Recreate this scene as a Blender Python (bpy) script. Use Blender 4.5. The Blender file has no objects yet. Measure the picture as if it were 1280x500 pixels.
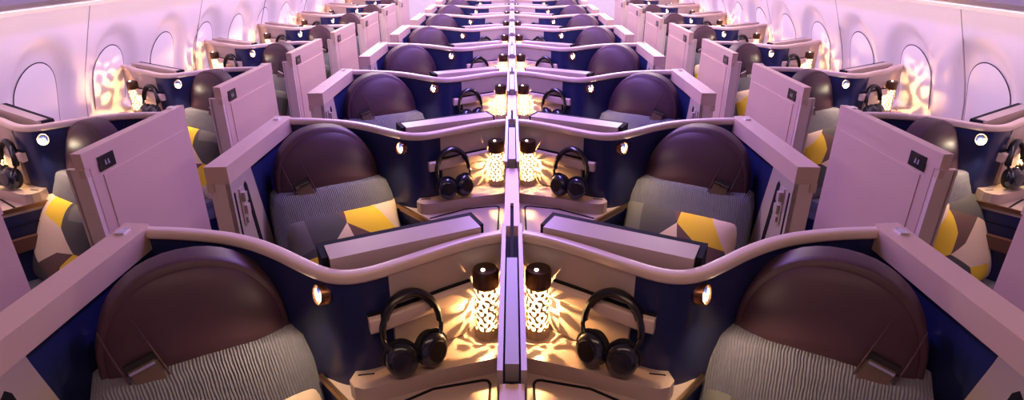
import bpy, bmesh, math, random
from mathutils import Vector, Matrix, noise
random.seed(7)
PI = math.pi
C = bpy.context.scene.collection
PITCH, Y0 = 1.10, 1.375
ORD = ['nearest', 'second', 'third', 'fourth', 'fifth', 'sixth', 'seventh', 'eighth']

# ------------------------------------------------------------------ materials
def mat(name, col, rough=.5, metal=0., spec=.5, emit=None, estr=0., bump=None, var=None, coat=0., sheen=0.):
    m = bpy.data.materials.new(name); m.use_nodes = True
    nt = m.node_tree; b = nt.nodes['Principled BSDF']
    b.inputs['Base Color'].default_value = (*col, 1)
    b.inputs['Roughness'].default_value = rough
    b.inputs['Metallic'].default_value = metal
    b.inputs['Specular IOR Level'].default_value = spec
    b.inputs['Coat Weight'].default_value = coat
    b.inputs['Sheen Weight'].default_value = sheen
    if emit:
        b.inputs['Emission Color'].default_value = (*emit, 1)
        b.inputs['Emission Strength'].default_value = estr
    tc = nt.nodes.new('ShaderNodeTexCoord')
    if var:                       # (scale, amount): faint mottling of the cloth or paint
        n = nt.nodes.new('ShaderNodeTexNoise'); n.inputs['Scale'].default_value = var[0]; n.inputs['Detail'].default_value = 3
        nt.links.new(tc.outputs['Object'], n.inputs['Vector'])
        r = nt.nodes.new('ShaderNodeMix'); r.data_type = 'RGBA'
        r.inputs['A'].default_value = (*[c*(1-var[1]) for c in col], 1)
        r.inputs['B'].default_value = (*[min(1, c*(1+var[1])) for c in col], 1)
        nt.links.new(n.outputs['Fac'], r.inputs['Factor'])
        nt.links.new(r.outputs['Result'], b.inputs['Base Color'])
    if bump:                      # (kind, scale, strength, distance)
        if bump[0] == 'noise':
            t = nt.nodes.new('ShaderNodeTexNoise'); t.inputs['Scale'].default_value = bump[1]; t.inputs['Detail'].default_value = 4
            out = t.outputs['Fac']
            nt.links.new(tc.outputs['Object'], t.inputs['Vector'])
        elif bump[0] == 'rib':
            t = nt.nodes.new('ShaderNodeTexWave'); t.inputs['Scale'].default_value = bump[1]
            t.bands_direction = 'X'; t.inputs['Distortion'].default_value = 3.2; t.inputs['Detail'].default_value = 2
            t.inputs['Detail Scale'].default_value = 1.3
            mp = nt.nodes.new('ShaderNodeMapping'); mp.inputs['Rotation'].default_value = (0, .25, 0)
            mp.inputs['Scale'].default_value = (1, .3, .35)
            nt.links.new(tc.outputs['Object'], mp.inputs['Vector']); nt.links.new(mp.outputs['Vector'], t.inputs['Vector'])
            out = t.outputs['Fac']
        bp = nt.nodes.new('ShaderNodeBump'); bp.inputs['Strength'].default_value = bump[2]; bp.inputs['Distance'].default_value = bump[3]
        nt.links.new(out, bp.inputs['Height']); nt.links.new(bp.outputs['Normal'], b.inputs['Normal'])
    return m

M = {}
M['trim'] = mat('warm_beige_lacquer', (.72, .56, .48), .34, coat=.15)
M['ledge'] = mat('beige_ledge', (.50, .39, .35), .30, coat=.2)
M['door'] = mat('door_panel_lacquer', (.60, .42, .325), .38, var=(3, .03))
M['panel'] = mat('taupe_panel', (.50, .40, .36), .45)
M['navy'] = mat('navy_shell', (.016, .022, .095), .32, bump=('noise', 260, .05, .002))
M['dark'] = mat('dark_gasket', (.010, .010, .014), .75, spec=.15)
M['screen'] = mat('screen_glass', (.008, .008, .010), .08)
M['leather'] = mat('plum_brown_leather', (.066, .030, .046), .46, spec=.35, bump=('noise', 420, .10, .002), var=(5, .1))
M['leather_rim'] = mat('plum_brown_leather_rim', (.072, .034, .048), .48, spec=.35, bump=('noise', 420, .10, .002))
M['seam'] = mat('dark_seam', (.010, .006, .008), .7)
M['knit'] = mat('grey_knit', (.165, .164, .215), .92, bump=('rib', 44, .6, .006), var=(40, .18), sheen=.15)
M['strap'] = mat('strap_leather', (.12, .075, .065), .36)
M['chrome'] = mat('chrome', (.75, .74, .74), .18, 1.)
M['bronze'] = mat('dark_bronze', (.10, .055, .035), .35, .8)
M['copper'] = mat('copper_ring', (.34, .17, .09), .28, 1.)
M['gold'] = mat('gold_edge', (.36, .22, .13), .38, 1.)
M['arm'] = mat('brown_armrest', (.13, .06, .045), .42)
M['black'] = mat('black_plastic', (.006, .006, .010), .28, coat=.3)
M['cup'] = mat('navy_black_cup', (.012, .014, .030), .22, coat=.5)
M['foam'] = mat('ear_foam', (.012, .011, .012), .7)
M['sleeve'] = mat('pierced_sleeve', (.50, .38, .24), .45, .2)
M['bulb'] = mat('reading_bulb', (1, .9, .75), .3, emit=(1., .86, .62), estr=120)
M['led'] = mat('led_dot', (1, 1, 1), .3, emit=(1., .93, .8), estr=8)
M['wall'] = mat('sidewall_panel', (.72, .66, .68), .48, var=(1.5, .02))
M['shade'] = mat('window_shade', (.78, .74, .75), .5)
M['bin'] = mat('bin_panel', (.84, .82, .86), .45)
M['ceil'] = mat('ceiling_panel', (.72, .70, .74), .6)
M['carpet'] = mat('dark_carpet', (.030, .026, .038), .95, bump=('noise', 300, .3, .004), var=(60, .3))
M['lavender'] = mat('divider_frame', (.42, .33, .29), .35)
M['track'] = mat('divider_track', (.27, .24, .235), .4)
M['c_grey'] = mat('cushion_charcoal', (.085, .082, .085), .9, bump=('noise', 500, .2, .002))
M['c_slate'] = mat('cushion_slate', (.16, .155, .155), .9, bump=('noise', 500, .2, .002))
M['c_brown'] = mat('cushion_brown', (.16, .085, .075), .9, bump=('noise', 500, .2, .002))
M['c_yel'] = mat('cushion_yellow', (.95, .66, .05), .9, bump=('noise', 500, .2, .002))
M['c_cream'] = mat('cushion_cream', (.85, .66, .50), .9, bump=('noise', 500, .2, .002))
M['mark'] = mat('pale_mark', (.35, .34, .34), .5)
M['cove'] = mat('cove_lamp', (1, 1, 1), .5, emit=(.80, .60, 1.), estr=3)

# glowing frosted core of the lanterns: partly clear, partly luminous
def glow_core():
    m = bpy.data.materials.new('lantern_glow'); m.use_nodes = True; nt = m.node_tree
    nt.nodes.clear()
    o = nt.nodes.new('ShaderNodeOutputMaterial'); mx = nt.nodes.new('ShaderNodeMixShader')
    e = nt.nodes.new('ShaderNodeEmission'); e.inputs['Color'].default_value = (1, .70, .32, 1); e.inputs['Strength'].default_value = 8
    t = nt.nodes.new('ShaderNodeBsdfTransparent')
    mx.inputs['Fac'].default_value = .4
    nt.links.new(t.outputs[0], mx.inputs[1]); nt.links.new(e.outputs[0], mx.inputs[2]); nt.links.new(mx.outputs[0], o.inputs[0])
    return m
M['glow'] = glow_core()

# ------------------------------------------------------------------ mesh building
def catmull(pts, n=6):
    out = []
    P = [Vector(p) for p in pts]
    P = [P[0]*2-P[1]] + P + [P[-1]*2-P[-2]]
    for i in range(1, len(P)-2):
        a, b, c, d = P[i-1:i+3]
        for k in range(n):
            t = k/n
            out.append(.5*((2*b)+(c-a)*t+(2*a-5*b+4*c-d)*t*t+(3*b-a-3*c+d)*t**3))
    out.append(P[-2]); return out

class MB:
    def __init__(s): s.b = bmesh.new()
    def add(s, verts, faces, mi=0):
        v = [s.b.verts.new(p) for p in verts]; r = []
        for f in faces:
            try:
                g = s.b.faces.new([v[i] for i in f]); g.material_index = mi; r.append(g)
            except ValueError: pass
        return r
    def box(s, lo, hi, bev=0, mi=0, M4=None):
        x0, y0, z0 = lo; x1, y1, z1 = hi
        vs = [Vector(p) for p in ((x0,y0,z0),(x1,y0,z0),(x1,y1,z0),(x0,y1,z0),(x0,y0,z1),(x1,y0,z1),(x1,y1,z1),(x0,y1,z1))]
        if M4: vs = [M4 @ v for v in vs]
        f = s.add(vs, [(0,3,2,1),(4,5,6,7),(0,1,5,4),(1,2,6,5),(2,3,7,6),(3,0,4,7)], mi)
        if bev: s.bev(f, bev)
        return s
    def bev(s, faces, off, seg=2, ang=.5):
        ed = {e for f in faces for e in f.edges}
        ed = [e for e in ed if len(e.link_faces) == 2 and e.calc_face_angle(0) > ang]
        bmesh.ops.bevel(s.b, geom=ed, offset=off, segments=seg, affect='EDGES', profile=.6)
    def prism(s, poly, z0, z1, bev=0, mi=0, M4=None):
        n = len(poly)
        vs = [Vector((p[0], p[1], z0)) for p in poly]+[Vector((p[0], p[1], z1)) for p in poly]
        if M4: vs = [M4 @ v for v in vs]
        f = s.add(vs, [tuple(range(n))[::-1], tuple(range(n, 2*n))]+[(i, (i+1) % n, n+(i+1) % n, n+i) for i in range(n)], mi)
        if bev: s.bev(f, bev)
        return s
    def sweep(s, path, sec, mi=0, closed=False):
        """sec: loop of (n, z); n measured along the path's normal (ty,-tx)."""
        vs, fs = [], []; m = len(sec); L = len(path)
        for i, p in enumerate(path):
            a = path[max(i-1, 0)]; b = path[min(i+1, L-1)]
            t = Vector((b[0]-a[0], b[1]-a[1])).normalized(); nn = Vector((t.y, -t.x))
            for (q, z) in sec: vs.append((p[0]+nn.x*q, p[1]+nn.y*q, z))
        for i in range(L-1):
            for j in range(m):
                k = (j+1) % m
                fs.append((i*m+j, i*m+k, (i+1)*m+k, (i+1)*m+j))
        fs.append(tuple(range(m))[::-1]); fs.append(tuple((L-1)*m+j for j in range(m)))
        s.add(vs, fs, mi); return s
    def lathe(s, prof, seg=24, M4=None, mi=0):
        vs, fs = [], []; n = len(prof)
        for k in range(seg):
            a = 2*PI*k/seg
            for (r, z) in prof:
                v = Vector((max(r, 1e-4)*math.cos(a), max(r, 1e-4)*math.sin(a), z))
                vs.append(M4 @ v if M4 else v)
        for k in range(seg):
            q = (k+1) % seg
            for i in range(n-1): fs.append((k*n+i, q*n+i, q*n+i+1, k*n+i+1))
        if prof[0][0] > 2e-4: fs.append(tuple(k*n for k in range(seg))[::-1])
        if prof[-1][0] > 2e-4: fs.append(tuple(k*n+n-1 for k in range(seg)))
        s.add(vs, fs, mi)
        return s
    def tube(s, pts, r, seg=8, mi=0, flat=None):
        pts = [Vector(p) for p in pts]; vs, fs = [], []; L = len(pts)
        up = Vector((0, -1, 0.01))
        for i, p in enumerate(pts):
            t = (pts[min(i+1, L-1)]-pts[max(i-1, 0)]).normalized()
            u = t.cross(up)
            if u.length < 1e-3: u = t.cross(Vector((1, 0, 0)))
            u.normalize(); w = u.cross(t).normalized()
            rr = r(i/(L-1)) if callable(r) else r
            for k in range(seg):
                a = 2*PI*k/seg
                vs.append(p+u*math.cos(a)*rr*(flat[0] if flat else 1)+w*math.sin(a)*rr*(flat[1] if flat else 1))
        for i in range(L-1):
            for k in range(seg):
                q = (k+1) % seg; fs.append((i*seg+k, i*seg+q, (i+1)*seg+q, (i+1)*seg+k))
        fs.append(tuple(range(seg))[::-1]); fs.append(tuple((L-1)*seg+k for k in range(seg)))
        s.add(vs, fs, mi); return s
    def mesh(s, name, mats, fmap=None, sharp=.6):
        if fmap:
            for v in s.b.verts: v.co = Vector(fmap(v.co))
        bmesh.ops.remove_doubles(s.b, verts=s.b.verts, dist=1e-6)
        bmesh.ops.recalc_face_normals(s.b, faces=s.b.faces)
        me = bpy.data.meshes.new(name); s.b.to_mesh(me); s.b.free()
        for m in (mats if isinstance(mats, list) else [mats]): me.materials.append(M[m])
        for p in me.polygons: p.use_smooth = True
        me.set_sharp_from_angle(angle=sharp)
        return me

class N:   # one node of a thing's tree: a part and its sub-parts
    def __init__(s, name, mesh, kids=(), label=None): s.name, s.mesh, s.kids, s.label = name, mesh, list(kids), label

def place(name, nodes, loc, rz, label, cat, group, lamp=None):
    r = bpy.data.objects.new(name, None); C.objects.link(r)
    r.empty_display_size = .05
    r.location = loc; r.rotation_euler = (0, 0, rz)
    r['label'] = label; r['category'] = cat
    if group: r['group'] = group
    def put(nd, par):
        o = bpy.data.objects.new(nd.name, nd.mesh); C.objects.link(o); o.parent = par
        if nd.label: o['label'] = nd.label
        for k in nd.kids: put(k, o)
    for nd in nodes: put(nd, r)
    return r

def structure(name, me):
    o = bpy.data.objects.new(name, me); C.objects.link(o); o['kind'] = 'structure'; return o

# ------------------------------------------------------------------ suite geometry (drawn for the left seat of the centre pair)
PROF = [(-.028, .0), (-.10, -.030), (-.19, -.090), (-.27, -.150), (-.34, -.196), (-.395, -.210), (-.45, -.196), (-.52, -.150),
        (-.60, -.092), (-.68, -.045), (-.77, -.010), (-.88, .012), (-.97, .020), (-1.02, .022)]
PROF_W = [(.075, .125), (.03, .085), (-.04, .035)] + [(x, y*.92+.0) for x, y in PROF[1:]]

def prof_y(prof, x):
    for a, b in zip(prof, prof[1:]):
        if b[0] <= x <= a[0]:
            t = (x-a[0])/(b[0]-a[0]); return a[1]+(b[1]-a[1])*t
    return prof[-1][1]
def g(t):
    if t < .12: return t
    if t < .65: return .12+(t-.12)*.68
    return .4804+(t-.65)*1.0
def make_map(kind, side):
    if kind == 'c': return lambda p: (side*-p[0], p[1], p[2])
    return lambda p: (side*(1.58+g(1.06+p[0])), p[1], p[2])

def rrect(n0, n1, z0, z1, r=.008, k=3):
    out = []
    for cx, cz, a0 in ((n1-r, z1-r, 0), (n0+r, z1-r, 90), (n0+r, z0+r, 180), (n1-r, z0+r, 270)):
        for i in range(k+1):
            a = math.radians(a0+90*i/k); out.append((cx+r*math.cos(a), cz+r*math.sin(a)))
    return out

def build_suite(kind, side):
    fm = make_map(kind, side); w = kind == 'w'
    prof = PROF_W if w else PROF
    path = [tuple(p) for p in catmull(prof, 5)]
    nodes = []
    # shell: navy towards the seat, taupe beside the console
    cut = -.305
    navy = [p for p in path if p[0] <= cut+.02]; tau = [p for p in path if p[0] >= cut-.001]
    sh = MB().sweep(navy, [(0, .04), (.022, .04), (.022, 1.125), (0, 1.125)]).mesh('shell_wall', 'navy', fm)
    tp = MB().sweep(tau, [(-.003, .04), (.022, .04), (.022, 1.125), (-.003, 1.125)]).mesh('console_wall', 'panel', fm)
    rim = MB().sweep(path, rrect(-.009, .024, 1.118, 1.147, .009)).mesh('shell_rim', 'trim', fm)
    nodes += [N('shell_wall', sh), N('console_wall', tp), N('shell_rim', rim, label='beige rim along the top of the shell')]
    # aisle side: capped wall, outer door panel, post with latch
    v0, v1 = (-.575 if w else -.61), (.15 if w else .055)
    cap = MB()
    ci = -1.022 if w else -.985
    cap.prism([(-1.062, v0), (ci, v0+.004), (ci, v1-.03), (ci-.012, v1-.005), (-1.062, v1)], 1.086, 1.150, .014)
    cap.box((-1.062, v0-.004, 1.056), (-1.040, v0+.022, 1.09), .004)
    capm = cap.mesh('cap_rail', 'door', fm)
    clip = MB().box((-1.045, v1-.075, 1.148), (-1.022, v1-.045, 1.156), .002).mesh('rail_clip', 'chrome', fm)
    nodes.append(N('cap_rail', capm, [N('rail_clip', clip)]))
    dp = MB().box((-1.060, v0+.028, .06), (-1.028, v1-.005, 1.090), .007)
    dp.box((-1.0635, v0+.085, .10), (-1.058, v1-.05, 1.040), .002)
    door = dp.mesh('sliding_door', 'door', fm)
    pl = MB().box((-1.066, v0+.072, 1.055), (-1.0585, v0+.165, 1.112), .003).mesh('door_plate', 'black', fm)
    mk = MB()
    for q in (.105, .122):
        mk.prism([(v0+q, 1.072), (v0+q+.010, 1.072), (v0+q+.006, 1.092), (v0+q+.001, 1.090)], -1.0668, -1.0655,
                 M4=Matrix(((0, 0, 1, 0), (1, 0, 0, 0), (0, 1, 0, 0), (0, 0, 0, 1))))
    mkm = mk.mesh('plate_mark', 'mark', fm)
    edge = MB().box((-1.058, v0+.020, .06), (-1.040, v0+.030, 1.07), .002).mesh('door_edge', 'trim', fm)
    nodes.append(N('sliding_door', door, [N('door_plate', pl, label='small black plate at the door corner'), N('door_edge', edge)]))
    nodes[-1].kids[0].kids = []
    nodes[-1].kids.append(N('plate_mark', mkm))
    liner = MB().box((-1.026, v0+.03, .05), (-1.000, v1-.01, 1.094), .004).mesh('aisle_liner', 'navy', fm)
    nodes.append(N('aisle_liner', liner))
    # door pocket on the inner face: two upright slots and a latch between them
    YZ = Matrix(((0, 0, 1, 0), (1, 0, 0, 0), (0, 1, 0, 0), (0, 0, 0, 1)))
    po = MB().prism([(v0+.004, .05), (v0+.004, 1.086), (v0+.180, 1.086), (v0+.185, 1.06), (v0+.265, .72), (v0+.265, .05)], -1.002, (-1.0+.006 if w else -.9855), .003, M4=YZ)
    pom = po.mesh('door_pocket', 'lavender', fm)
    s1 = MB().prism([(v0+.022, .06), (v0+.018, 1.045), (v0+.028, 1.045), (v0+.034, .06)], -.986, -.984, M4=YZ).mesh('pocket_slot', 'dark', fm)
    s2 = MB().prism([(v0+.100, 1.045), (v0+.113, 1.055), (v0+.124, 1.04), (v0+.185, .66), (v0+.160, .66)], -.986, -.984, M4=YZ).mesh('pocket_slot', 'dark', fm)
    la = MB()
    la.prism([(v0+.050, .905), (v0+.095, .905), (v0+.085, 1.045), (v0+.055, 1.045)], -.987, -.981, .003, M4=YZ)
    la.box((-.985, v0+.060, .995), (-.968, v0+.080, 1.03), .005)
    la.box((-.985, v0+.064, .945), (-.970, v0+.090, .978), .006)
    la.box((-.985, v0+.062, .912), (-.973, v0+.078, .932), .004)
    pf = MB().box((-1.058, v0+.004, .06), (-.986, v0+.022, 1.088), .003).mesh('pocket_front', 'trim', fm)
    kids = [N('pocket_slot', s1), N('pocket_slot', s2), N('latch', la.mesh('latch', 'lavender', fm))]
    nodes.append(N('door_pocket', pom, kids+[N('pocket_front', pf)]))
    # console: ledge along the wall, table below it, gold edge and arm rest towards the seat
    seg = [p for p in path if -.405 <= p[0] <= (.06 if w else -.02)]
    x0 = seg[0][0]
    front = [(x0, (-.155 if not w else -.10)), (-.18, -.205), (-.33, -.268), (-.36, -.276), (-.385, -.268), (-.402, -.245)]
    led = MB().prism(seg+front[::-1], .814, .862, .007)
    ledm = led.mesh('console_ledge', 'ledge', fm)
    gr = MB()
    for (xa, xb) in ((-.385, -.345),):
        gr.prism([(xa, -.228), (xb, -.222), (xb, -.218), (xa, -.224)], .8615, .8632)
    grm = gr.mesh('ledge_groove', 'dark', fm)
    seg2 = [p for p in path if -.475 <= p[0] <= (.06 if w else -.02)]
    far = -.93
    tab = seg2+[(-.492, -.175), (-.135, -.545), (-.115, -.60), (-.115, far), (x0, far)]
    tb = MB().prism(tab, .787, .814, .003).mesh('side_table', 'ledge', fm)
    lid = MB()
    lp = [(-.34, -.315), (-.20, -.222+.0), (-.075, -.19), (-.062, -.192), (-.056, -.205), (-.056, -.62)]
    for a, b in zip(lp, lp[1:]):
        d = Vector((b[0]-a[0], b[1]-a[1])).normalized(); nn = Vector((-d.y, d.x))*.0035
        if w: pass
        lid.prism([(a[0]-nn.x, a[1]-nn.y), (b[0]-nn.x, b[1]-nn.y), (b[0]+nn.x, b[1]+nn.y), (a[0]+nn.x, a[1]+nn.y)], .8125, .8165)
    lidm = lid.mesh('lid_gasket', 'dark', fm)
    body = [(p[0], p[1]-.002) for p in seg2]+[(-.478, -.18), (-.128, -.54), (-.105, -.60), (-.105, far), (x0, far)]
    bd = MB().prism(body, .04, .788, .004).mesh('console_body', 'navy', fm)
    gm = MB()
    a = Vector((-.498, -.168)); b = Vector((-.128, -.552)); d = (b-a).normalized(); nn = Vector((-d.y, d.x))
    if nn.x > 0: nn = -nn
    q = nn*.010
    gm.prism([a, b, b+q, a+q], .802, .820, .002)
    gmm = gm.mesh('gold_edge', 'gold', fm)
    ar = MB(); a2 = a+d*.02; b2 = b-d*.03; q2 = nn*.03
    ar.prism([a2, b2, b2+q2, a2+q2], .625, .685, .012)
    arm = ar.mesh('armrest', 'arm', fm)
    def seam_at(z): return N('panel_seam', MB().prism([a2, b2, b2+nn*.006, a2+nn*.006], z, z+.003).mesh('panel_seam', 'dark', fm))
    nodes += [N('console_ledge', ledm, [N('ledge_groove', grm)]),
              N('side_table', tb, [N('lid_gasket', lidm), N('gold_edge', gmm, label='gold edge strip')]),
              N('console_body', bd, [N('armrest', arm, label='brown leather armrest'), seam_at(.40), seam_at(.735)])]
    # pocket on the taupe wall with its overhanging bar
    pk = [p for p in path if -.305 <= p[0] <= -.135]
    pkm = MB().sweep(pk, [(-.012, .868), (0, .868), (0, 1.0), (-.012, 1.0)]).mesh('pocket_plate', 'trim', fm)
    br = [p for p in path if -.355 <= p[0] <= -.105]
    brm = MB().sweep(br, rrect(-.030, -.002, .985, 1.026, .006)).mesh('pocket_bar', 'trim', fm)
    ds = MB().sweep(br, [(-.012, 1.026), (-.002, 1.026), (-.002, 1.031), (-.012, 1.031)]).mesh('bar_gap', 'dark', fm)
    nodes.append(N('literature_pocket', pkm, [N('pocket_bar', brm), N('bar_gap', ds)]))
    # reading lamp: an eyeball in a copper ring on the shell's shoulder
    ly = prof_y(prof, -.455)
    R = Matrix.Translation((-.457, ly-.004, 1.082)) @ Matrix.Rotation(math.radians(-50), 4, 'Z') @ Matrix.Rotation(math.radians(78), 4, 'X')
    rg = MB().lathe([(.0265, -.012), (.0265, .008), (.0245, .012), (.0225, .008), (.019, -.006), (.0002, -.010)], 28, R).mesh('reading_lamp', 'copper', fm)
    Rb = R @ Matrix.Translation((0, -.008, -.004))
    bl = MB().lathe([(.0002, -.002), (.0095, 0), (.0100, .007), (.0065, .0135), (.0002, .0155)], 14, Rb).mesh('bulb', 'bulb', fm)
    nodes.append(N('reading_lamp', rg, [N('bulb', bl)]))
    # the next row's screen on the back of this shell
    mp = [p for p in path if -.425 <= p[0] <= (.02 if w else -.045)]
    a = Vector(mp[0]); b = Vector((-.437, -.20)); d = (b-a).normalized(); nn = Vector((d.y, -d.x))
    if nn.y < 0: nn = -nn
    o0 = nn*.048; o1 = nn*(.10 if w else .134)
    hs = MB().prism([a+o0, b+o0, b+o1, a+o1], .72, 1.157, .005).mesh('screen_housing', 'dark', fm)
    e = d*.016; o2 = nn*.029; o3 = nn*(.075 if w else .108)
    cp = MB().prism([a+o2+e, b+o2-e, b+o3-e, a+o3+e], 1.112, 1.160, .007).mesh('housing_cap', 'ledge', fm)
    sc = MB().prism([a+o1+d*.015, b+o1-d*.015, b+o1-d*.015+nn*.003, a+o1+d*.015+nn*.003], .78, 1.13).mesh('screen', 'screen', fm)
    br2 = MB().prism([a+d*.08+nn*.012, b-d*.08+nn*.012, b-d*.08+o0, a+d*.08+o0], .80, 1.08).mesh('screen_bracket', 'dark', fm)
    nodes.append(N('screen_housing', hs, [N('housing_cap', cp), N('screen', sc), N('screen_bracket', br2)]))
    # plinth
    return nodes

# ------------------------------------------------------------------ seat (local: x across, -y the way it faces, origin on the floor)
def d_outline(wd, z0, z1, straight=.03, n=22, p=2.15):
    pts = [(-wd, z0), (-wd*1.0, z0+straight)]
    for i in range(1, n):
        a = PI-PI*i/n
        c, s_ = math.cos(a), math.sin(a)
        pts.append((wd*math.copysign(abs(c)**(2/p), c), z0+straight+(z1-z0-straight)*abs(s_)**(2/p)))
    pts += [(wd, z0+straight), (wd, z0)]
    return pts
def pad(mb, outline, yback, yfront, bulge, rings=6, mi=0, zc=None):
    """a soft pad: outline extruded forwards (to -y), domed by bulge"""
    cx = sum(p[0] for p in outline)/len(outline); cz = zc if zc else sum(p[1] for p in outline)/len(outline)
    n = len(outline); vs = [(x, yback, z) for x, z in outline]
    prof = [(1.0, yfront+.018), (.988, yfront+.006), (.965, yfront)]
    for k in range(1, rings): prof.append((.965*(1-k/rings), yfront-bulge*(1-(1-k/rings)**2.2)))
    for sc, y in prof: vs += [(cx+(x-cx)*sc, y, cz+(z-cz)*sc) for x, z in outline]
    vs.append((cx, yfront-bulge, cz)); L = len(prof)+1
    fs = [tuple(range(n))]
    for r in range(L-1):
        for i in range(n):
            j = (i+1) % n; fs.append((r*n+i, r*n+j, (r+1)*n+j, (r+1)*n+i))
    for i in range(n): fs.append(((L-1)*n+i, (L-1)*n+(i+1) % n, L*n))
    mb.add(vs, fs, mi); return mb

def build_seat(sd):
    """sd=+1 as seen at the left of the centre pair; -1 mirrored"""
    fm = lambda p: (sd*p[0], p[1]+max(0, p[2]-.92)*.16, p[2])
    fl = lambda p: (sd*p[0], p[1], p[2])
    back = pad(MB(), d_outline(.212, .905, 1.164), .035, -.040, .004, zc=.98).mesh('headrest', 'leather_rim', fm, 1.2)
    seam = pad(MB(), d_outline(.201, .908, 1.151), -.03, -.0415, .002, 2, zc=.95).mesh('headrest_seam', 'seam', fm, 1.2)
    face = pad(MB(), d_outline(.1985, .905, 1.148), -.03, -.046, .036, zc=.98).mesh('headrest_pad', 'leather', fm, 1.3)
    # strap over the outer corner with a buckle
    S = Matrix.Translation((-.118, -.083, .958)) @ Matrix.Rotation(math.radians(-16), 4, 'Y') @ Matrix.Rotation(math.radians(-9), 4, 'X')
    st = MB().box((-.029, -.006, -.060), (.029, .012, .012), .005, M4=S)
    stm = st.mesh('headrest_strap', 'strap', fl)
    def ridge(q): return N('strap_seam', MB().tube([S @ Vector((q*.98, .0, -.05)), S @ Vector((q, -.003, .02)), S @ Vector((q*.96, .002, .07)), S @ Vector((q*.88, .012, .125))], lambda t: .0030*(1-.6*t), 6).mesh('strap_seam', 'leather_rim', fl))
    bk = MB().box((-.028, -.011, .003), (.028, -.004, .010), .002, M4=S).mesh('buckle', 'chrome', fl)
    sh = MB().box((-.034, -.003, .008), (.034, .012, .026), .003, M4=S).mesh('strap_slot', 'seam', fl)
    # knitted back cushion
    kb = MB(); prof = [(-.235, .45), (.235, .45), (.252, .70), (.248, .86), (.232, .915), (.205, .932), (0, .936), (-.205, .932), (-.232, .915), (-.248, .86), (-.252, .70)]
    outl = []
    for a, b in zip(prof, prof[1:]+prof[:1]):
        for k in range(3): outl.append((a[0]+(b[0]-a[0])*k/3, a[1]+(b[1]-a[1])*k/3))
    pad(kb, outl, .03, -.095, .028, zc=.70)
    kbm = kb.mesh('backrest', 'knit', lambda p: (sd*p[0], p[1]-max(0, .90-p[2])*.30, p[2]), 1.2)
    cu = MB().box((-.235, -.64, .36), (.235, -.12, .47), .035).mesh('seat_cushion', 'knit', fl, 1.)
    bs = MB().box((-.215, -.60, .03), (.215, -.05, .37), .02).mesh('seat_base', 'navy', fl)
    lr = MB().box((-.215, -.70, .10), (.215, -.635, .44), .03).mesh('leg_rest', 'leather', fl, 1.)
    bp = MB().box((-.205, .0, .36), (.205, .05, 1.0), .012).mesh('back_shell', 'navy', lambda p: (sd*p[0], p[1]+max(0, p[2]-.92)*.16, p[2]))
    return [N('headrest', back, [N('headrest_seam', seam), N('headrest_pad', face), N('headrest_strap', stm, label='leather strap with buckle on the headrest'),
                                 N('buckle', bk, label='chrome buckle'), N('strap_slot', sh), ridge(-.040), ridge(.037)]),
            N('backrest', kbm, label='grey ribbed knit backrest'), N('seat_cushion', cu), N('seat_base', bs), N('leg_rest', lr), N('back_shell', bp)]

# ------------------------------------------------------------------ scatter cushion with its patchwork of triangles
def inside(pt, poly):
    x, y = pt; c = False
    for (x1, y1), (x2, y2) in zip(poly, poly[1:]+poly[:1]):
        if (y1 > y) != (y2 > y) and x < (x2-x1)*(y-y1)/(y2-y1)+x1: c = not c
    return c
PATCH = [('c_slate', [(-1.1, 1.1), (-.72, 1.1), (-.62, .35), (-1.1, .15)]),
         ('c_grey', [(-.72, 1.1), (-.20, 1.1), (.0, .70), (-.42, .20), (-1.1, .10), (-1.1, .15), (-.62, .35)]),
         ('c_brown', [(-.20, 1.1), (.02, 1.1), (.0, .70)]),
         ('c_yel', [(.02, 1.1), (.48, 1.1), (.86, .36), (.36, .40), (.0, .70)]),
         ('c_cream', [(.48, 1.1), (1.1, 1.1), (1.1, -.1), (.86, .36)]),
         ('c_cream', [(.0, .70), (.10, .22), (-.42, .20)]),
         ('c_brown', [(.0, .70), (.36, .40), (.86, .36), (.5, -.4), (.10, .22)]),
         ('c_yel', [(-1.1, .10), (-.42, .20), (-.55, -.5), (-1.1, -.5)]),
         ('c_cream', [(-.42, .20), (.10, .22), (.5, -.4), (.1, -1.1), (-.4, -1.1), (-.55, -.5)]),
         ('c_grey', [(.86, .36), (1.1, -.1), (1.1, -1.1), (.1, -1.1), (.5, -.4)])]
CM = ['c_cream', 'c_slate', 'c_grey', 'c_brown', 'c_yel']
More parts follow.
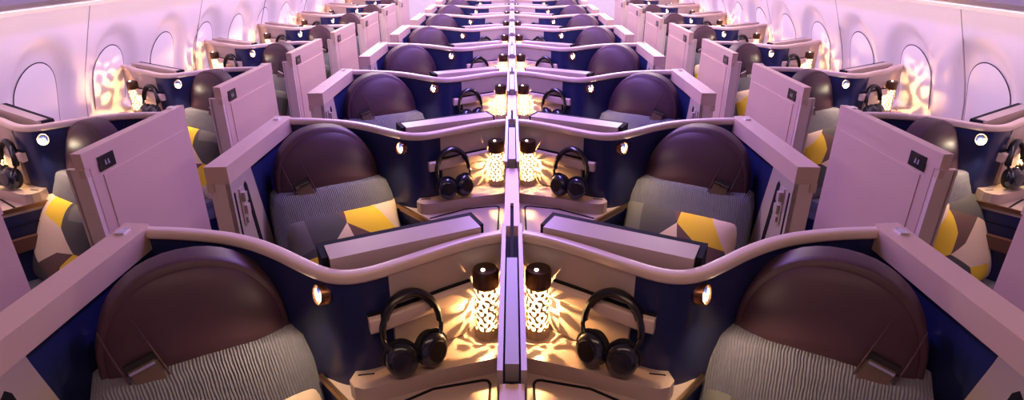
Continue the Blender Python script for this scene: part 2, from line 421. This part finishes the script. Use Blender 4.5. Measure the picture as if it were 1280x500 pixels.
def build_cushion(rot=0, flip=False):
    b = bmesh.new(); n = 22; H = .205; W = .235; T = .062
    def front(u, v, s):
        k = max(0, (1-u**4))**.6*max(0, (1-v**4))**.6
        pin = 1-.055*(abs(u)**3)*(1-v*v)-.0
        pv = 1-.055*(abs(v)**3)*(1-u*u)
        return Vector((u*W*pv, s*T*k, v*H*pin))
    for s in (-1, 1):
        gr = [[b.verts.new((-1+2*i/n, s, -1+2*j/n)) for i in range(n+1)] for j in range(n+1)]
        for j in range(n):
            for i in range(n): b.faces.new((gr[j][i], gr[j][i+1], gr[j+1][i+1], gr[j+1][i]))
    def tr(p):
        x, y = p
        if flip: x = -x
        for _ in range(rot): x, y = -y, x
        return (x, y)
    polys = [(m, [tr(p) for p in q]) for m, q in PATCH]
    for m, q in polys:
        for (x1, y1), (x2, y2) in zip(q, q[1:]+q[:1]):
            if max(abs(x1), abs(x2)) > 1.05 and abs(x1-x2) < 1e-6 or max(abs(y1), abs(y2)) > 1.05 and abs(y1-y2) < 1e-6: continue
            nn = Vector((y2-y1, 0, x1-x2))
            lo = (min(x1, x2)-.12, min(y1, y2)-.12); hi = (max(x1, x2)+.12, max(y1, y2)+.12)
            fs = [f for f in b.faces if lo[0] < f.calc_center_median().x < hi[0] and lo[1] < f.calc_center_median().z < hi[1]]
            ge = set(fs)
            for f in fs: ge |= set(f.edges) | set(f.verts)
            bmesh.ops.bisect_plane(b, geom=list(ge), dist=1e-5, plane_co=(x1, 0, y1), plane_no=nn)
    for f in b.faces:
        c = f.calc_center_median(); f.material_index = 0
        for m, q in polys:
            if inside((c.x, c.z), q): f.material_index = CM.index(m); break
    for v in b.verts: v.co = front(v.co.x, v.co.z, v.co.y)
    bmesh.ops.remove_doubles(b, verts=b.verts, dist=1e-5)
    mb = MB.__new__(MB); mb.b = b
    T4 = Matrix.Translation((0, 0, H*.97)) 
    return mb.mesh('cushion_cover', CM, lambda p: T4 @ p, 1.3)

# ------------------------------------------------------------------ pierced lantern
def build_lantern():
    r, h0, h1 = .0315, .012, .150
    rnd = random.Random(3); waves = []
    k0 = 2*PI/.0165
    for _ in range(26):
        th = rnd.uniform(0, PI); ka = round(k0*math.cos(th)*r); kz = k0*math.sin(th)
        kz = math.sqrt(max(k0*k0-(ka/r)**2, 0))*rnd.choice((1, 1))
        waves.append((ka, kz, rnd.uniform(0, 2*PI)))
    def f(a, z):
        if z < h0+.006 or z > h1-.005: return 1.
        return sum(math.cos(ka*a+kz*z+ph) for ka, kz, ph in waves)/math.sqrt(13)-.22
    na, nz = 84, 64
    mb = MB(); b = mb.b; cache = {}
    def vert(i, j):
        key = (i % na, j)
        if key not in cache:
            a = 2*PI*i/na; cache[key] = b.verts.new((r*math.cos(a), r*math.sin(a), h0+(h1-h0)*j/nz))
        return cache[key]
    F = [[f(2*PI*i/na, h0+(h1-h0)*j/nz) for j in range(nz+1)] for i in range(na)]
    def cross(i0, j0, i1, j1):
        A, B = (i0 % na, j0), (i1 % na, j1); key = (A, B) if A < B else (B, A)
        if key not in cache:
            t = F[i0 % na][j0]/(F[i0 % na][j0]-F[i1 % na][j1]); ii = i0+(i1-i0)*t; jj = j0+(j1-j0)*t; a = 2*PI*ii/na
            cache[key] = b.verts.new((r*math.cos(a), r*math.sin(a), h0+(h1-h0)*jj/nz))
        return cache[key]
    for i in range(na):
        for j in range(nz):
            cs = [(i, j), (i+1, j), (i+1, j+1), (i, j+1)]; pl = []
            for c, d in zip(cs, cs[1:]+cs[:1]):
                fc, fd = F[c[0] % na][c[1]], F[d[0] % na][d[1]]
                if fc > 0: pl.append(vert(*c))
                if (fc > 0) != (fd > 0): pl.append(cross(*c, *d))
            if len(pl) >= 3:
                try: b.faces.new(pl)
                except ValueError: pass
    # give the pierced sheet a little thickness
    bmesh.ops.recalc_face_normals(b, faces=b.faces)
    bmesh.ops.solidify(b, geom=list(b.faces), thickness=.0012)
    sl = mb.mesh('pierced_sleeve', 'sleeve', None, .8)
    base = MB().lathe([(.0002, -.0100), (.033, -.0100), (.033, .010), (.031, .014), (.0002, .014)], 28).mesh('lantern_base', 'sleeve')
    cap = MB().lathe([(.030, .146), (.0345, .150), (.0345, .192), (.0315, .198), (.0002, .199)], 28)
    cap.box((-.013, .015, .160), (.013, .045, .190), .004)
    capm = cap.mesh('lantern_cap', 'bronze')
    led = MB().lathe([(.0002, .201), (.005, .201), (.0055, .198)], 12, Matrix.Translation((-.006, -.010, 0))).mesh('led_dot', 'led')
    core = MB().lathe([(.0255, .016), (.0255, .145)], 20)
    corem = core.mesh('glow_tube', 'glow')
    return [N('pierced_sleeve', sl), N('lantern_base', base), N('lantern_cap', capm, [N('led_dot', led)]), N('glow_tube', corem)]

# ------------------------------------------------------------------ headphones (local: band in x-z, leaning back to +y)
def build_headphones():
    B = []
    for i in range(33):
        a = PI*(1.06-1.12*i/32); B.append((.074*math.cos(a), 0, .118+.092*math.sin(a) if math.sin(a) > 0 else .118+.03*math.sin(a)))
    band = MB().tube(B, lambda t: .0085+.0032*math.sin(PI*t), 8, flat=(.9, 1.45)).mesh('headband', 'black', None, 1.)
    ins = [(x*.90, y-.001, .118+(z-.118)*.90) for x, y, z in B[6:27]]
    padm = MB().tube(ins, .0062, 8, flat=(.7, 1.3)).mesh('band_padding', 'foam', None, 1.)
    out = [N('headband', band, [N('band_padding', padm)])]
    for s in (-1, 1):
        R = Matrix.Translation((s*.041, -.016, .049)) @ Matrix.Rotation(math.radians(14*s), 4, 'Z') @ Matrix.Rotation(math.radians(s*8), 4, 'Y') @ Matrix.Rotation(PI/2, 4, 'X')
        R = R @ Matrix.Diagonal((1.08, 1.22, 1.05, 1))
        cup = MB().lathe([(.0002, .022), (.014, .0215), (.028, .018), (.036, .010), (.0385, 0), (.037, -.010), (.0002, -.010)], 28, R).mesh('ear_cup', 'cup', None, 1.)
        ring = MB().lathe([(.020, .0228), (.0225, .0225), (.0235, .0195), (.020, .019)], 28, R).mesh('cup_ring', 'black', None, 1.)
        fo = MB().lathe([(.036, -.010), (.039, -.016), (.037, -.026), (.028, -.029), (.018, -.024), (.0002, -.022)], 28, R).mesh('ear_pad', 'foam', None, 1.)
        yk = []
        for i in range(13):
            a = PI*i/12; yk.append(R @ Vector((.041*math.cos(a), .041*math.sin(a), -.002)))
        ykm = MB().tube(yk+[], .0042, 6).mesh('yoke', 'black', None, 1.)
        arm = MB().tube([(s*.0745, 0, .128), (s*.076, -.004, .105), (s*.068, -.012, .086), (s*.056, -.014, .082)], .0062, 8).mesh('slider', 'black', None, 1.)
        out.append(N('ear_cup', cup, [N('cup_ring', ring), N('ear_pad', fo), N('yoke', ykm), N('slider', arm)]))
    return out

# ------------------------------------------------------------------ centre divider of one row
def build_divider():
    fr = MB()
    fr.box((-.027, -.55, .05), (-.0165, .05, 1.150), .003); fr.box((.0165, -.55, .05), (.027, .05, 1.150), .003)
    fr.box((-.027, -.55, .05), (.027, .05, 1.11), .003)
    frm = fr.mesh('divider_frame', 'lavender')
    sp = MB().box((-.0125, -.54, 1.0), (.0125, -.15, 1.156), .003).mesh('sliding_screen', 'track')
    tr = MB(); tr.box((-.0165, -.548, 1.10), (.0165, .04, 1.116)); 
    tr.box((-.0045, -.15, 1.12), (.0045, .04, 1.150), .001)
    trm = tr.mesh('screen_track', 'dark')
    fn = MB(); fn.box((-.024, -1.03, .05), (.024, -.553, 1.02), .004)
    fn.box((-.022, -1.02, 1.0), (-.005, -.56, 1.128), .003); fn.box((.005, -1.02, 1.0), (.022, -.56, 1.128), .003)
    fn.box((-.022, -.86, 1.0), (.022, -.56, 1.127), .003)
    fnm = fn.mesh('front_rail', 'door')
    gp = MB().box((-.006, -1.018, 1.0), (.006, -.85, 1.118)).mesh('rail_gap', 'dark')
    return [N('divider_frame', frm), N('sliding_screen', sp), N('screen_track', trm), N('front_rail', fnm, [N('rail_gap', gp)])]

# ------------------------------------------------------------------ cabin
YA, YB = -1.2, 11.2
def plate(name, m, pts, kind='structure'):
    return structure(name, MB().add(pts, [tuple(range(len(pts)))]) and None)
def wall_x(z):
    K = [(0, 2.46), (.3, 2.51), (.6, 2.535), (.9, 2.555), (1.05, 2.53), (1.15, 2.502), (1.25, 2.466), (1.40, 2.412), (1.56, 2.352)]
    for a, b in zip(K, K[1:]):
        if a[0] <= z <= b[0]:
            t = (z-a[0])/(b[0]-a[0]); return a[1]+(b[1]-a[1])*t
    return K[-1][1]
WP, W0 = .61, 3.06
def arch(y, z, hw, zt, zb):
    """signed 'outside' measure of an arched window: <0 inside"""
    cz = zt-hw*1.15
    if z > cz: return math.hypot((y)/hw, (z-cz)/(hw*1.15))-1
    if z < zb: return max(abs(y)/hw-1, (zb-z)/.1)
    return abs(y)/hw-1
def smooth(a, b, x):
    t = min(1, max(0, (x-a)/(b-a))); return t*t*(3-2*t)
WIN = [W0+WP*k for k in range(-4, 14)]
def build_sidewall(side):
    mb = MB(); ny = int((YB-YA)/.03); zs = [0, .3, .6]+[.75+.0225*i for i in range(37)]
    vs = []; seams = [3.38+1.24*k for k in range(-3, 7)]
    for i in range(ny+1):
        y = YA+(YB-YA)*i/ny
        for z in zs:
            c = min(WIN, key=lambda q: abs(q-y)); d = arch(y-c, z, .228, 1.41, .88)
            off = .042*(1-smooth(-.32, .10, d))
            x = wall_x(z)+off
            vs.append((side*x, y, z))
    m = len(zs)
    fs = [(i*m+j, (i+1)*m+j, (i+1)*m+j+1, i*m+j+1) for i in range(ny) for j in range(m-1)]
    mb.add(vs, fs)
    return mb.mesh('sidewall', 'wall', None, 1.2)
def build_window(side):
    """shade plate and its dark edge line, arched, at y=0"""
    out = []
    hw, zt, zb = .150, 1.285, .92
    def loop(h, t, off):
        cz = t-h*1.15; pts = [(-h, zb), (-h, cz)]+[(-h*math.cos(PI*k/18), cz+h*1.15*math.sin(PI*k/18)) for k in range(1, 18)]+[(h, cz), (h, zb)]
        return [(side*(wall_x(z)+.042-off), y, z) for y, z in pts]
    a = loop(hw, zt, .004); b = loop(hw+.005, zt+.006, .003); n = len(a)
    mb = MB(); mb.add(a+[(p[0]+side*.01, p[1], p[2]) for p in a], [tuple(range(n))]+[(i, (i+1) % n, n+(i+1) % n, n+i) for i in range(n)])
    out.append(mb.mesh('shade', 'shade', None, .5))
    mb = MB(); mb.add(a+b, [(i, i+1, n+i+1, n+i) for i in range(n-1)])
    out.append(mb.mesh('shade_line', 'dark'))
    return out

fl = MB().box((-2.6, YA, -.05), (2.6, YB, 0)).mesh('floor', 'carpet'); structure('floor', fl)
for s, nm in ((-1, 'left'), (1, 'right')):
    structure('wall_'+nm, build_sidewall(s))
    wm, wl = build_window(s)
    for k, y in enumerate(WIN):
        if not (2.5 < y < 9.3): continue
        o = structure('window_%d' % (k+1 if s < 0 else k+31), wm); o.location = (0, y, 0)
        o2 = bpy.data.objects.new('window_seal', wl); C.objects.link(o2); o2.parent = o
    # trim line, bin underside and bin face, ceiling cove
    t = MB(); t.box((2.335, YA, 1.548), (2.385, YB, 1.572), .004)
    structure('trim_%d' % (1 if s < 0 else 2), t.mesh('trim', 'trim', lambda p: (s*p[0], p[1], p[2])))
    zz = [.5+.03*i for i in range(36)]
    for k in range(5):
        q = MB(); y = (3.39 if s < 0 else 3.18)+1.3*k
        vs = [(s*(wall_x(z)-e), y+d, z) for z in zz for d, e in ((-.003, -.004), (-.003, .0012), (.003, .0012), (.003, -.004))]
        q.add(vs, [(4*i+j, 4*i+(j+1) % 4, 4*i+4+(j+1) % 4, 4*i+4+j) for i in range(35) for j in range(4)])
        structure('trim_%d' % (10+k+(0 if s < 0 else 10)), q.mesh('seam_strip', 'track'))
    b = MB(); sec = [(2.60, 1.572), (2.32, 1.572), (2.05, 1.60), (1.93, 1.64), (1.86, 1.74), (1.80, 2.0), (1.72, 2.12), (1.62, 2.15), (1.62, 2.20), (2.60, 2.20)]
    vs = [(x, YA, z) for x, z in sec]+[(x, YB, z) for x, z in sec]; n = len(sec)
    b.add(vs, [tuple(range(n)), tuple(range(n, 2*n))]+[(i, (i+1) % n, n+(i+1) % n, n+i) for i in range(n)])
    structure('ceiling_bin_'+nm, b.mesh('overhead_bin', 'bin', lambda p: (s*p[0], p[1], p[2])))
ce = MB().box((-2.6, YA, 2.42), (2.6, YB, 2.47)).mesh('ceiling', 'ceil'); structure('ceiling', ce)
structure('wall_far', MB().box((-2.65, YB, 0), (2.65, YB+.05, 2.45)).mesh('bulkhead', 'wall'))
structure('wall_near', MB().box((-2.65, YA-.05, 0), (2.65, YA, 2.45)).mesh('bulkhead', 'wall'))

# ------------------------------------------------------------------ furnish
SIDE = {-1: 'left', 1: 'right'}
suites = {(k, s): build_suite(k, s) for k in 'cw' for s in (-1, 1)}
seats = {sd: build_seat(sd) for sd in (1, -1)}
cush = {'a': build_cushion(0), 'b': build_cushion(0, True), 'c': build_cushion(1), 'd': build_cushion(3)}
lantern = build_lantern(); phones = build_headphones(); divider = build_divider()

def point(loc, energy, col, r):
    l = bpy.data.lights.new('lantern_light', 'POINT'); l.energy = energy; l.color = col; l.shadow_soft_size = r
    return l
LP = point(None, 6.5, (1., .50, .18), .0022)
LS = bpy.data.lights.new('reading_light', 'SPOT'); LS.energy = 3.2; LS.color = (1., .70, .42); LS.spot_size = math.radians(125); LS.spot_blend = .7; LS.shadow_soft_size = .01
NROW = 8
def where(kind, s, n):
    if kind == 'c': return '%s of the centre divider in the %s row' % (SIDE[s], ORD[n])
    return 'beside the %s cabin wall in the %s row' % (SIDE[s], ORD[n])
def cushion_on(n, kind, s, sd, sx, sy, yaw, w):
    # scatter cushion leaning on the knitted backrest
    fx, fy = math.sin(yaw), -math.cos(yaw)
    ck = ('a' if kind == 'c' else ('c' if s > 0 else 'd'))
    o = bpy.data.objects.new('scatter_cushion', cush[ck]); C.objects.link(o)
    off = .27; lx = .015
    o.location = (sx+fx*off+math.cos(yaw)*lx*sd, sy+fy*off+math.sin(yaw)*lx*sd, (.43 if n == 0 else .470))
    o.rotation_euler = (math.radians(-24), 0, yaw)
    o['label'] = 'yellow and charcoal patchwork cushion on seat '+w; o['category'] = 'cushion'; o['group'] = 'patchwork cushions'
def headphones_on(y, s, sd, fm, prof, w):
    # headphones leaning on the pocket
    hx = -.238; p = fm((hx, prof_y(prof, hx)-.078, .85))
    hy = math.radians(30)*sd
    h = place('headphones', phones, (p[0], y+p[1], .8624), hy, 'black over-ear headphones on the console '+w, 'headphones', 'headphones')
    h.rotation_euler = (math.radians(-11), 0, hy)
def fit(kind, s, n):
    y = Y0+PITCH*n+(.10 if kind == 'w' else 0)
    col = 'centre' if kind == 'c' else 'window'
    w = where(kind, s, n); fm = make_map(kind, s)
    place('seat_suite', suites[(kind, s)], (0, y, 0), 0, 'beige and navy suite shell '+w, 'seat suite', 'suite shells')
    if kind == 'w' and n == 0: return
    prof = PROF_W if kind == 'w' else PROF
    # seat: left centre and right window face right; the others face left
    sd = -s if kind == 'c' else s
    yaw = math.radians(31)*sd
    sx = s*(.785 if kind == 'c' else 1.83)
    sy = y-.185
    place('aircraft_seat', seats[sd], (sx, sy, 0), yaw, 'plum leather and grey knit seat '+w, 'seat', 'suite seats')
    if n < (4 if kind == 'c' else 5): cushion_on(n, kind, s, sd, sx, sy, yaw, w)
    fx, fy = math.sin(yaw), -math.cos(yaw)
    # lantern in the console corner
    lx_, ly_ = -.070, prof_y(prof, -.070)-.038
    p = fm((lx_, ly_, .85))
    la = place('table_lantern', lantern, (p[0], y+p[1], .8724), 0, 'glowing pierced lantern on the console '+w, 'lantern', 'pierced lanterns')
    pl = bpy.data.objects.new('lantern_light', LP); C.objects.link(pl); pl.parent = la; pl.location = (0, 0, .085)
    if n < 6: headphones_on(y, s, sd, fm, prof, w)
    # reading light beam from the eyeball lamp towards the seat
    p = fm((-.455, prof_y(prof, -.455)-.03, 1.065)); src = Vector((p[0], y+p[1]-.01, 1.06))
    tgt = Vector((sx+fx*.26, sy+fy*.26, .72))
    sp = bpy.data.objects.new('reading_light', LS); C.objects.link(sp); sp.location = src
    sp.rotation_euler = (tgt-src).to_track_quat('-Z', 'Y').to_euler()
for n in range(NROW):
    for s in (-1, 1):
        fit('c', s, n); fit('w', s, n)
    place('centre_divider', divider, (0, Y0+PITCH*n, 0), 0, 'beige centre divider between the two suites of the %s row' % ORD[n], 'divider', 'centre dividers')

# ------------------------------------------------------------------ light and camera
def area(name, loc, rot, sx, sy, e, col, spread=PI):
    l = bpy.data.lights.new(name, 'AREA'); l.shape = 'RECTANGLE'; l.size = sx; l.size_y = sy; l.energy = e; l.color = col; l.spread = spread
    o = bpy.data.objects.new(name, l); C.objects.link(o); o.location = loc; o.rotation_euler = rot; return o
for s in (-1, 1):
    area('ceiling_mood_light', (s*1.45, 7.7, 2.40), (0, 0, 0), .25, 6.6, 118, (1., .80, .84))
    area('sidewall_wash_light', (s*1.99, 6.0, 1.565), (0, math.radians(-60*s), 0), .05, 10., 24, (1., .70, .84))
area('centre_mood_light', (0, 6.45, 2.40), (0, 0, 0), .3, 8.7, 235, (.46, .29, 1.))
area('entry_light', (0, .3, 2.40), (0, 0, 0), 2.4, .4, 10, (1., .62, .44))
w = bpy.data.worlds.new('cabin'); bpy.context.scene.world = w; w.use_nodes = True
w.node_tree.nodes['Background'].inputs[0].default_value = (.02, .016, .03, 1)

cam = bpy.data.cameras.new('camera'); co = bpy.data.objects.new('camera', cam); C.objects.link(co)
cam.sensor_width = 36; cam.lens = 722/1280*36; cam.clip_start = .02
co.location = (0, 0, 1.844); co.rotation_euler = (PI/2-math.atan(316/722), 0, 0)
sc = bpy.context.scene; sc.camera = co
sc.view_settings.view_transform = 'Standard'; sc.view_settings.look = 'None'; sc.view_settings.exposure = .12; sc.view_settings.gamma = 1
sc.view_settings.use_curve_mapping = False
sc.cycles.use_denoising = True
sc.cycles.max_bounces = 6; sc.cycles.transparent_max_bounces = 12
sc.cycles.sample_clamp_indirect = 4
